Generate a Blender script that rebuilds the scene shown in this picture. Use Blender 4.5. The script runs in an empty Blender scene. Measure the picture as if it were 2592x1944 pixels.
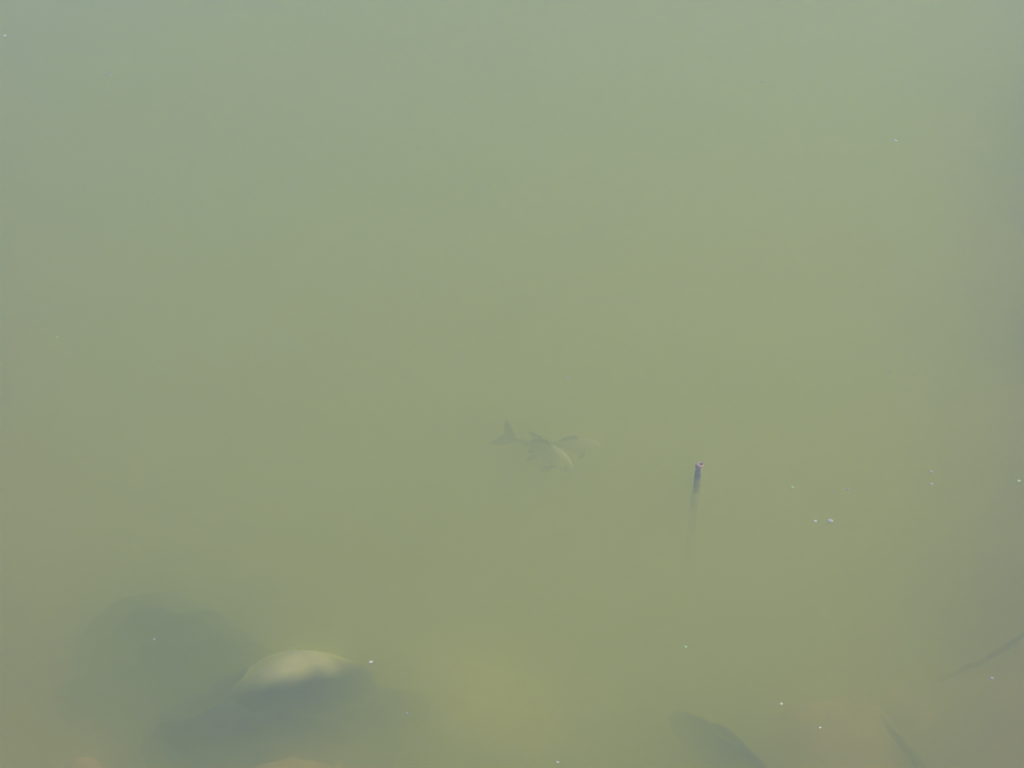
import bpy, bmesh, math, random
from mathutils import Vector, Matrix, noise

R = math.radians
scene = bpy.context.scene
col = scene.collection

# ------------------------------------------------------------------ camera
CAM_H, PITCH, HFOV = 2.87, 35.0, 30.0
cd = bpy.data.cameras.new("camera")
cam = bpy.data.objects.new("camera", cd)
col.objects.link(cam)
cd.sensor_width = 36.0
cd.angle = R(HFOV)
cd.clip_start, cd.clip_end = 0.05, 2000.0
cam.location = (0, 0, CAM_H)
cam.rotation_euler = (R(90 - PITCH), 0, 0)
scene.camera = cam

# ------------------------------------------------------------------ sky and sun (09:40 in March, sun ahead and to the right)
SUN_EL, SUN_AZ = 40.0, 73.0            # azimuth clockwise from +Y (the viewing direction)
w = bpy.data.worlds.new("World")
scene.world = w
w.use_nodes = True
nt = w.node_tree
sky = nt.nodes.new("ShaderNodeTexSky")
sky.sky_type = 'NISHITA'
sky.sun_disc = False
sky.sun_elevation = R(SUN_EL)
sky.sun_rotation = R(SUN_AZ)
sky.air_density = 1.6
sky.dust_density = 3.0
nt.links.new(sky.outputs[0], nt.nodes["Background"].inputs[0])
nt.nodes["Background"].inputs[1].default_value = 0.10

sd = bpy.data.lights.new("sun", 'SUN')
sd.energy = 4.8
sd.angle = R(0.6)
sd.color = (1.0, 0.95, 0.86)
sun = bpy.data.objects.new("sun", sd)
col.objects.link(sun)
sv = Vector((math.sin(R(SUN_AZ)) * math.cos(R(SUN_EL)), math.cos(R(SUN_AZ)) * math.cos(R(SUN_EL)), math.sin(R(SUN_EL))))
sun.rotation_euler = sv.to_track_quat('Z', 'Y').to_euler()
sun.location = sv * 20

scene.view_settings.view_transform = 'Standard'
scene.view_settings.look = 'None'
scene.view_settings.gamma = 1.0
scene.view_settings.exposure = 0.0
cy = scene.cycles
cy.max_bounces = 40
cy.volume_bounces = 32
cy.diffuse_bounces = 4
cy.transparent_max_bounces = 16

WATER_COLOR = (0.898, 0.887, 0.030)
WATER_DENSITY = 9.5
WATER_G = 0.65
GLARE_HAZE_COLOR = (0.40, 0.62, 1.0)
GLARE_HAZE_DENSITY = 0.079


# ------------------------------------------------------------------ helpers
def pix(px, py, z=0.0):
    """the point of the level z seen at photo pixel (px, py) of 2592 x 1944"""
    f = 1296.0 / math.tan(R(HFOV) / 2)
    v = Vector(((px - 1296.0) / f, -(py - 972.0) / f, -1.0))
    v = cam.rotation_euler.to_matrix() @ v
    t = (z - CAM_H) / v.z
    return Vector((0, 0, CAM_H)) + v * t


def tag(o, label=None, cat=None, group=None, kind=None):
    for k, v in (("label", label), ("category", cat), ("group", group), ("kind", kind)):
        if v:
            o[k] = v
    return o


def build(name, bm, mat, parent=None, smooth=True):
    me = bpy.data.meshes.new(name)
    bmesh.ops.recalc_face_normals(bm, faces=bm.faces)
    bm.to_mesh(me)
    bm.free()
    me.materials.append(mat)
    if smooth:
        for p in me.polygons:
            p.use_smooth = True
    o = bpy.data.objects.new(name, me)
    col.objects.link(o)
    if parent:
        o.parent = parent
    return o


def empty(name, loc, rot=(0, 0, 0)):
    o = bpy.data.objects.new(name, None)
    o.empty_display_size = 0.1
    col.objects.link(o)
    o.location = loc
    o.rotation_euler = rot
    return o


def mat_noise(name, c1, c2, scale=12.0, rough=0.8, detail=8.0, bump=0.3, lo=0.35, hi=0.65, spec=0.3):
    m = bpy.data.materials.new(name)
    m.use_nodes = True
    n, l = m.node_tree.nodes, m.node_tree.links
    b = n["Principled BSDF"]
    b.inputs["Roughness"].default_value = rough
    b.inputs["Specular IOR Level"].default_value = spec
    tc = n.new("ShaderNodeTexCoord")
    nz = n.new("ShaderNodeTexNoise")
    nz.inputs["Scale"].default_value = scale
    nz.inputs["Detail"].default_value = detail
    l.new(tc.outputs["Object"], nz.inputs["Vector"])
    r = n.new("ShaderNodeValToRGB")
    r.color_ramp.elements[0].position = lo
    r.color_ramp.elements[1].position = hi
    r.color_ramp.elements[0].color = (*c1, 1)
    r.color_ramp.elements[1].color = (*c2, 1)
    l.new(nz.outputs["Fac"], r.inputs[0])
    l.new(r.outputs[0], b.inputs["Base Color"])
    if bump:
        bp = n.new("ShaderNodeBump")
        bp.inputs["Strength"].default_value = bump
        bp.inputs["Distance"].default_value = 0.01
        l.new(nz.outputs["Fac"], bp.inputs["Height"])
        l.new(bp.outputs[0], b.inputs["Normal"])
    return m


M_bed = mat_noise("bed_mud", (0.17, 0.102, 0.010), (0.26, 0.155, 0.020), 3.0, 0.9)
M_pale = mat_noise("pale_stone", (0.42, 0.34, 0.18), (0.60, 0.48, 0.26), 14.0, 0.8)
M_lit_crest = mat_noise("lit_crest_rock", (0.34, 0.30, 0.16), (0.54, 0.46, 0.25), 14.0, 0.85)
# sunlit crest of the boulder painted pale, its shaded front painted near black
n, l = M_lit_crest.node_tree.nodes, M_lit_crest.node_tree.links
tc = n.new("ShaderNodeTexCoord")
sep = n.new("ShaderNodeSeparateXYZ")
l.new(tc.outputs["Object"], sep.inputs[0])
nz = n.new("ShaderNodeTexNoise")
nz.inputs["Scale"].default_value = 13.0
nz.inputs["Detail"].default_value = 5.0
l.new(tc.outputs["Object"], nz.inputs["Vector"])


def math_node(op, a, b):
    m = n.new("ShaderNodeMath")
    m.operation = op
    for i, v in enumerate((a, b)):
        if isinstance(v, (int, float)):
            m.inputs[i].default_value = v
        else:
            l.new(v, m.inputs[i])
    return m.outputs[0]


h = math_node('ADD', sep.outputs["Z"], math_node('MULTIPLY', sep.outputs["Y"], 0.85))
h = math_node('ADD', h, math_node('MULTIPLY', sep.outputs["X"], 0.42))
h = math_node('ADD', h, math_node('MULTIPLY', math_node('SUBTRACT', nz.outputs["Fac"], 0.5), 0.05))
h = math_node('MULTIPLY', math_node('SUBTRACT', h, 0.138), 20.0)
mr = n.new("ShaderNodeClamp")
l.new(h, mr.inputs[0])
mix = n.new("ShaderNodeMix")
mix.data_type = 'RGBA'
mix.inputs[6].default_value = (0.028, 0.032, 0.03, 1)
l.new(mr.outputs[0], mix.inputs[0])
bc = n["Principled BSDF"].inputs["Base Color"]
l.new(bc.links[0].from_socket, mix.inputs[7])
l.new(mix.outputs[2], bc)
M_shade = mat_noise("shade_stone", (0.018, 0.02, 0.02), (0.05, 0.05, 0.042), 9.0, 0.85)  # near-black colour stands in for the shade around the stones
M_brown = mat_noise("brown_stone", (0.20, 0.11, 0.045), (0.34, 0.19, 0.08), 9.0, 0.85)
M_rust = mat_noise("rust_stone", (0.40, 0.20, 0.09), (0.55, 0.30, 0.14), 9.0, 0.85)
M_bark = mat_noise("wet_bark", (0.20, 0.14, 0.035), (0.52, 0.38, 0.14), 60.0, 0.75)
M_cut = mat_noise("cut_wood", (0.48, 0.26, 0.10), (0.62, 0.41, 0.20), 90.0, 0.8)
M_heart = mat_noise("dark_heartwood", (0.14, 0.07, 0.05), (0.24, 0.12, 0.08), 90.0, 0.9)
M_fish = mat_noise("fish_skin", (0.52, 0.44, 0.42), (0.70, 0.61, 0.58), 40.0, 0.85, spec=0.1)
n, l = M_fish.node_tree.nodes, M_fish.node_tree.links
tc = n.new("ShaderNodeTexCoord")
sep = n.new("ShaderNodeSeparateXYZ")
l.new(tc.outputs["Object"], sep.inputs[0])
mr = n.new("ShaderNodeMapRange")
for i, v in ((1, -0.07), (2, 0.085), (3, 0.0), (4, 1.0)):
    mr.inputs[i].default_value = v
l.new(sep.outputs["X"], mr.inputs[0])
mix = n.new("ShaderNodeMix")
mix.data_type = 'RGBA'
mix.inputs[6].default_value = (0.05, 0.045, 0.05, 1)
l.new(mr.outputs[0], mix.inputs[0])
bc = n["Principled BSDF"].inputs["Base Color"]
l.new(bc.links[0].from_socket, mix.inputs[7])
l.new(mix.outputs[2], bc)
M_fin = mat_noise("fish_fin", (0.035, 0.036, 0.038), (0.075, 0.076, 0.078), 50.0, 0.6)
M_eye = mat_noise("fish_eye", (0.01, 0.01, 0.01), (0.02, 0.02, 0.02), 50.0, 0.2, bump=0)


# ------------------------------------------------------------------ the pond: bed, banks and the murky water
def bed_z(x, y):
    """height of the ground: high bank under the viewer, shallow margin, deep middle, far bank"""
    pts = [(-400, 3.0), (-6, 1.6), (0.4, 1.25), (1.6, 0.1), (2.3, -0.16), (2.9, -0.27), (3.5, -0.42), (4.6, -0.62), (7.0, -0.85),
           (36, -0.9), (46, 0.4), (60, 1.6), (400, 3.0)]
    z = pts[-1][1]
    for (a, za), (b, zb) in zip(pts, pts[1:]):
        if y <= b:
            t = max(0.0, (y - a) / (b - a))
            z = za + (zb - za) * t
            break
    # shoals added each side to imitate lens darkening at the view's edges, right one higher
    u = x / (0.47 + 0.22 * max(1.5, min(y, 9.0)))
    k = max(0.0, min(1.0, (26 - y) / 12))
    for lo, top, t in ((0.18, -0.060, u), (0.30, -0.085, -u)):
        e = max(0.0, min(1.0, (t - lo) / 0.95))
        e = k * e * e * (3 - 2 * e)
        if z < top:
            z += (top - z) * e
    z += 0.03 * noise.noise((x * 0.9, y * 0.9, 1.7)) + 0.012 * noise.noise((x * 3.1, y * 3.1, 4.2))
    return z


def grid_axis(lo, hi, a, b, step):
    """fine spacing between a and b, growing outward"""
    v = []
    t = a
    while t <= b:
        v.append(t); t += step
    s, t = step, a
    while t > lo:
        s *= 1.35; t -= s; v.insert(0, max(t, lo))
    s, t = step, v[-1]
    while t < hi:
        s *= 1.35; t += s; v.append(min(t, hi))
    return v


bm = bmesh.new()
xs, ys = grid_axis(-400, 400, -3, 3, 0.06), grid_axis(-400, 400, 0.2, 9, 0.06)
rows = [[bm.verts.new((x, y, bed_z(x, y))) for x in xs] for y in ys]
for j in range(len(ys) - 1):
    for i in range(len(xs) - 1):
        bm.faces.new((rows[j][i], rows[j][i + 1], rows[j + 1][i + 1], rows[j + 1][i]))
bed = build("pond_bed", bm, M_bed)
tag(bed, kind="structure")

wm = bpy.data.materials.new("murky_water")
wm.use_nodes = True
n, l = wm.node_tree.nodes, wm.node_tree.links
n.remove(n["Principled BSDF"])
pv = n.new("ShaderNodeVolumePrincipled")
pv.inputs["Color"].default_value = (*WATER_COLOR, 1)
pv.inputs["Density"].default_value = WATER_DENSITY
pv.inputs["Anisotropy"].default_value = WATER_G
pv.inputs["Absorption Color"].default_value = (0, 0, 0, 1)
l.new(pv.outputs[0], n["Material Output"].inputs["Volume"])
bm = bmesh.new()
bmesh.ops.create_cube(bm, size=1.0)
for v in bm.verts:
    v.co = Vector((v.co.x * 120, 23.5 + v.co.y * 50, -0.8 + v.co.z * 1.6))
water = build("water", bm, wm, smooth=False)
tag(water, kind="structure")


# blue veil of air added to stand in for sky reflected on the water
hm = bpy.data.materials.new("glare_air")
hm.use_nodes = True
n, l = hm.node_tree.nodes, hm.node_tree.links
n.remove(n["Principled BSDF"])
pv = n.new("ShaderNodeVolumePrincipled")
pv.inputs["Color"].default_value = (*GLARE_HAZE_COLOR, 1)
pv.inputs["Density"].default_value = GLARE_HAZE_DENSITY
pv.inputs["Anisotropy"].default_value = 0.0
pv.inputs["Absorption Color"].default_value = (0, 0, 0, 1)
l.new(pv.outputs[0], n["Material Output"].inputs["Volume"])
bm = bmesh.new()
bmesh.ops.create_cube(bm, size=1.0)
for v in bm.verts:
    v.co = Vector((v.co.x * 810, v.co.y * 810, 0.75 + v.co.z * 5.5))
glare_haze = build("glare_haze", bm, hm, smooth=False)
tag(glare_haze, kind="stuff")


# ------------------------------------------------------------------ stones
def stone_bm(scale, seed, rough=0.16, sub=5):
    b = bmesh.new()
    bmesh.ops.create_icosphere(b, subdivisions=sub, radius=1.0)
    off = Vector((seed * 7.31, seed * 3.17, seed * 1.93))
    for v in b.verts:
        d = v.co.normalized()
        r = 1.0 + rough * noise.noise(d * 1.3 + off) * 1.6 + rough * 0.5 * noise.noise(d * 3.2 + off) + rough * 0.16 * noise.noise(d * 9 + off)
        v.co = Vector((d.x * scale[0], d.y * scale[1], d.z * scale[2])) * r
    return b


def stone(px, py, top, scale, seed, mat, label, rot=(0, 0, 0), rough=0.16):
    c = pix(px, py, top - scale[2])
    o = build("stone", stone_bm(scale, seed, rough), mat)
    o.location = c
    o.rotation_euler = tuple(R(a) for a in rot)
    tag(o, label, "stone", "stones lying under the murky water")
    return o


stone(742, 1838, -0.045, (0.205, 0.14, 0.18), 3, M_lit_crest,
      "boulder with sunlit crest painted pale yellowish and shaded front painted dark, nearest to the surface", (0, -17, 24), 0.05)
stone(415, 1755, -0.122, (0.28, 0.24, 0.15), 8, M_shade,  # shade left of the boulder is put into this rock's dark colour
      "large dark submerged rock its colour painted as blue shade, left of the pale crested boulder", (0, 6, 28), 0.24)
stone(690, 1870, -0.088, (0.30, 0.19, 0.11), 27, M_shade,  # dark body added where the boulder's shade falls
      "added dark rock standing in for the shade in front of the pale crested boulder", (0, 6, 10), 0.22)
stone(2120, 1945, -0.10, (0.20, 0.19, 0.10), 5, M_brown,
      "big round brown stone lying at the bottom right edge of the water", (0, 0, 20), 0.07)
stone(1835, 1915, -0.092, (0.19, 0.022, 0.07), 31, M_shade,  # dark sliver added as the round stone's shadow
      "added narrow dark shape for the shadow slanting down along the left side of the round brown stone", (0, -13, -57))
stone(2480, 1880, -0.105, (0.26, 0.18, 0.08), 11, M_brown,
      "flat brown stone lying right of the big round brown stone", (0, 0, -30))
stone(745, 1985, -0.108, (0.11, 0.09, 0.08), 14, M_rust,
      "rusty orange stone glowing faintly below the pale crested boulder", (0, 0, 10))
stone(208, 1970, -0.095, (0.05, 0.04, 0.04), 17, M_rust,
      "small orange stone near the bottom left corner of the pond")
stone(1170, 1810, -0.172, (0.24, 0.16, 0.09), 21, M_pale,
      "broad pale stone blurred deep under water right of the pale crested boulder", (0, 0, -25))


# ------------------------------------------------------------------ wooden stake standing in the water
top_p = pix(1770, 1180, 0.012)
foot_p = Vector((top_p.x - 0.028, top_p.y - 0.03, bed_z(top_p.x, top_p.y) - 0.05))
stake = empty("wooden_stake", foot_p)
tag(stake, "thin dark wooden stake sticking up through the water with a pale cut end", "stake")
axis = (top_p - foot_p)
L = axis.length
q = axis.to_track_quat('Z', 'Y')


def lathe_along(rings, seg=20, wob=0.0, seed=0):
    b = bmesh.new()
    rr = []
    for (t, r) in rings:
        ring = []
        for k in range(seg):
            a = 2 * math.pi * k / seg
            rad = r * (1 + wob * noise.noise((math.cos(a) * 1.5 + seed, math.sin(a) * 1.5, t * 22)))
            ring.append(b.verts.new(q @ Vector((math.cos(a) * rad, math.sin(a) * rad, t))))
        rr.append(ring)
    for u, v in zip(rr, rr[1:]):
        for k in range(seg):
            b.faces.new((u[k], u[(k + 1) % seg], v[(k + 1) % seg], v[k]))
    b.faces.new(rr[0]); b.faces.new(rr[-1])
    return b


SR = 0.0089
build("shaft", lathe_along([(L * k / 40, SR * (1.15 - 0.2 * k / 40)) for k in range(41)], 20, 0.16, 2), M_bark, stake)
build("cut_end", lathe_along([(L - 0.003, SR * 1.0), (L + 0.001, SR * 1.2), (L + 0.005, SR * 1.15), (L + 0.007, SR * 0.95)], 20, 0.22, 5), M_cut, stake)
hb = lathe_along([(L + 0.0065, SR * 0.55), (L + 0.0085, SR * 0.5)], 14, 0.3, 9)
ho = build("heartwood", hb, M_heart, stake)
ho.location = Vector((0.0042, -0.001, 0.0))


# ------------------------------------------------------------------ sunken twigs
def twig(pts, r0, r1, label):
    """a thin bent twig lying under water through the given points, tapering from r0 to r1"""
    P = [Vector(p) for p in pts]
    o = P[0].copy()
    b = bmesh.new()
    rings = []
    m = 24
    for i in range(m + 1):
        t = i / m * (len(P) - 1)
        k = min(int(t), len(P) - 2)
        c = P[k].lerp(P[k + 1], t - k) - o
        d = (P[min(k + 1, len(P) - 1)] - P[k]).normalized()
        c += Vector((noise.noise((i * .31, r0 * 900, 0)), noise.noise((i * .31, 5, r0 * 900)), 0)) * 0.006
        rot = d.to_track_quat('Z', 'Y')
        r = (r0 + (r1 - r0) * i / m) * (1 + 0.2 * noise.noise((i * .9, 3.3, r0)))
        rings.append([b.verts.new(c + rot @ Vector((math.cos(a) * r, math.sin(a) * r, 0))) for a in [2 * math.pi * j / 10 for j in range(10)]])
    for u, v in zip(rings, rings[1:]):
        for k in range(10):
            b.faces.new((u[k], u[(k + 1) % 10], v[(k + 1) % 10], v[k]))
    b.faces.new(rings[0]); b.faces.new(rings[-1])
    tw = build("twig", b, M_twig)
    tw.location = o
    tag(tw, label, "twig", "twigs sunken under the water")


M_twig = mat_noise("sodden_twig", (0.02, 0.02, 0.016), (0.06, 0.05, 0.035), 60.0, 0.85)
twig([pix(2345, 1960, -0.095), pix(2290, 1890, -0.105), pix(2225, 1815, -0.13)], 0.011, 0.006,
     "sunken dark twig slanting up to the left between the two brown stones")
twig([pix(2625, 1585, -0.074), pix(2510, 1662, -0.084), pix(2380, 1725, -0.12)], 0.008, 0.005,
     "sunken thin twig rising to the right edge above the flat brown stone")

# ------------------------------------------------------------------ fish
def fish(head, tail, bend, girth, label, dorsal=True):
    head, tail = Vector(head), Vector(tail)
    d = head - tail
    Lf = d.length
    root = empty("fish", (tail + head) / 2, (0, 0, math.atan2(d.y, d.x)))
    root.rotation_euler.y = -math.asin(d.z / Lf)
    tag(root, label, "fish", "fish swimming under the murky water")

    def spine(t):                      # t 0 tail root .. 1 nose, local x forward
        return Vector(((t - 0.5) * Lf, bend * Lf * math.sin((t - 0.15) * math.pi * 1.2) * 0.5, 0))
    prof = [(0.16, .13), (0.22, .16), (0.30, .27), (0.40, .48), (0.52, .78), (0.64, .97), (0.74, 1.0), (0.83, .9), (0.90, .72), (0.955, .5), (0.985, .3), (1.0, .1)]
    b = bmesh.new()
    rings = []
    for t, r in prof:
        c = spine(t)
        rings.append([b.verts.new(c + Vector((0, math.cos(a) * r * girth * 0.72, math.sin(a) * r * girth * (1.0 if math.sin(a) > 0 else 0.9))))
                      for a in [2 * math.pi * k / 18 for k in range(18)]])
    for u, v in zip(rings, rings[1:]):
        for k in range(18):
            b.faces.new((u[k], u[(k + 1) % 18], v[(k + 1) % 18], v[k]))
    b.faces.new(rings[0]); b.faces.new(rings[-1])
    build("body", b, M_fish, root)

    def fin(name, outline, th=0.0016):
        """outline: points in 3-D round the fin, given a thickness along its own normal"""
        pts = [Vector(p) for p in outline]
        nrm = Vector((0, 0, 0))
        for i in range(len(pts)):
            nrm += pts[i].cross(pts[(i + 1) % len(pts)])
        nrm.normalize()
        f = bmesh.new()
        A = [f.verts.new(p + nrm * th) for p in pts]
        B = [f.verts.new(p - nrm * th) for p in pts]
        f.faces.new(A); f.faces.new(list(reversed(B)))
        for i in range(len(pts)):
            j = (i + 1) % len(pts)
            f.faces.new((A[i], A[j], B[j], B[i]))
        return build(name, f, M_fin, root, smooth=False)
    s0 = spine(0.17)
    g = girth
    fin("tail_fin", [s0 + Vector((0.02 * Lf, 0, .16 * g)), s0 + Vector((-.08 * Lf, .4 * g, .55 * g)), s0 + Vector((-.18 * Lf, .9 * g, .55 * g)), s0 + Vector((-.26 * Lf, 1.2 * g, .42 * g)), s0 + Vector((-.20 * Lf, .5 * g, .4 * g)),
                     s0 + Vector((-.15 * Lf, .1 * g, 0)), s0 + Vector((-.20 * Lf, -.4 * g, -.5 * g)), s0 + Vector((-.25 * Lf, -1.0 * g, -.8 * g)), s0 + Vector((-.17 * Lf, -.8 * g, -.9 * g)), s0 + Vector((-.08 * Lf, -.3 * g, -.6 * g)), s0 + Vector((.02 * Lf, 0, -.16 * g))])
    if dorsal:
        fin("dorsal_fin", [spine(.68) + Vector((0, 0, .9 * g)), spine(.60) + Vector((0, 0, 1.35 * g)), spine(.50) + Vector((0, 0, 1.15 * g)), spine(.40) + Vector((0, 0, .75 * g)), spine(.36) + Vector((0, 0, .36 * g)), spine(.52) + Vector((0, 0, .7 * g))])
    for s in (1, -1):
        p = spine(.78)
        fin("pectoral_fin", [p + Vector((0, s * .6 * g, -.3 * g)), p + Vector((-.03 * Lf, s * 1.5 * g, -.45 * g)), p + Vector((-.10 * Lf, s * 1.75 * g, -.5 * g)), p + Vector((-.12 * Lf, s * 1.3 * g, -.5 * g)), p + Vector((-.05 * Lf, s * .62 * g, -.35 * g))])
        p = spine(.50)
        fin("pelvic_fin", [p + Vector((0, s * .35 * g, -.6 * g)), p + Vector((-.04 * Lf, s * 1.0 * g, -.8 * g)), p + Vector((-.10 * Lf, s * 1.1 * g, -.85 * g)), p + Vector((-.06 * Lf, s * .35 * g, -.55 * g))])
        e = bmesh.new()
        bmesh.ops.create_uvsphere(e, u_segments=12, v_segments=8, radius=.13 * g, matrix=Matrix.Translation(spine(.93) + Vector((0, s * .42 * g, .12 * g))))
        build("eye", e, M_eye, root)
    return root


fish(pix(1452, 1190, -0.118), pix(1272, 1097, -0.122), 0.10, 0.030,
     "pale pinkish fish with dark tail on the left, swimming down to the right")
fish(pix(1520, 1128, -0.130), pix(1350, 1118, -0.115), -0.08, 0.024,
     "fainter slim fish just behind the pinkish one, heading right")

# ------------------------------------------------------------------ flecks floating on the water
M_white = mat_noise("white_petal", (0.68, 0.64, 0.46), (0.80, 0.76, 0.56), 200.0, 0.7, bump=0)
M_grey = mat_noise("grey_fluff", (0.38, 0.37, 0.28), (0.52, 0.50, 0.38), 200.0, 0.8, bump=0)
M_green = mat_noise("yellow_green_bud", (0.42, 0.52, 0.14), (0.60, 0.70, 0.26), 200.0, 0.7, bump=0)
random.seed(5)
W, G, Y = (M_white, "white"), (M_grey, "grey"), (M_green, "yellow green")
# px, py, width in photo pixels, material, label
FL = [
    (12, 91, 9, W, "white fleck at the far left edge, topmost on that side"),
    (278, 189, 8, G, "grey fleck alone in the upper left of the water"),
    (145, 854, 6, Y, "faint greenish fleck near the left edge, half way up"),
    (1775, 73, 8, Y, "yellow green fleck near the top edge of the water"),
    (1928, 208, 6, G, "faint grey fleck below the yellow green fleck at the top"),
    (2267, 357, 10, W, "white fleck in the upper right of the water"),
    (2250, 941, 6, G, "tiny grey fleck alone at the right, half way up"),
    (1436, 957, 7, G, "pale grey fleck just above the two fish"),
    (1056, 375, 5, G, "tiny grey fleck in the upper middle of the water"),
    (938, 1676, 10, W, "bright white fleck right beside the pale boulder"),
    (2006, 1234, 9, Y, "yellow green fleck nearest to the wooden stake on its right"),
    (2146, 1238, 7, G, "faint fleck right of the yellow green fleck by the stake"),
    (2064, 1320, 9, W, "bright white fleck next to a wide lilac grey fleck"),
    (2101, 1319, 16, G, "widest fleck, lilac grey, right of a bright white one"),
    (2358, 1195, 9, G, "upper of two grey flecks one above the other"),
    (2358, 1225, 8, G, "lower of two grey flecks one above the other"),
    (2578, 1218, 10, Y, "yellowish fleck at the far right edge of the water"),
    (1735, 1638, 9, Y, "bright yellow green fleck below the wooden stake"),
    (1977, 1782, 8, W, "white fleck above the big round brown stone"),
    (2075, 1842, 7, W, "small white fleck over the big round brown stone"),
    (2510, 1717, 10, G, "grey fleck near the lower right edge of the water"),
    (1412, 1930, 8, W, "white fleck close to the bottom edge, near its middle"),
    (1031, 1806, 6, G, "faint grey fleck over the broad pale deep stone"),
    (390, 1619, 7, G, "grey fleck above the large dark submerged rock"),
]
for px, py, wpx, (m, _c), lab in FL:
    p = pix(px, py, 0.001)
    dist = (p - cam.location).length
    size = 1.02 * wpx * dist * 2 * math.tan(R(HFOV) / 2) / 2592
    b = bmesh.new()
    bmesh.ops.create_icosphere(b, subdivisions=2, radius=1.0)
    sd_ = random.random() * 50
    for v in b.verts:
        dd = v.co.normalized()
        k = 1 + 0.35 * noise.noise(dd * 1.6 + Vector((sd_, 0, 0)))
        v.co = Vector((dd.x * size * .5 * k, dd.y * size * .42 * k, max(-0.15, dd.z) * size * .2 * k + size * 0.18 * dd.x * dd.x))
    o = build("floating_fleck", b, m)
    o.location = p
    o.rotation_euler = (0, 0, random.uniform(-.6, .6))
    tag(o, lab, "fleck", "small flecks floating on the water")
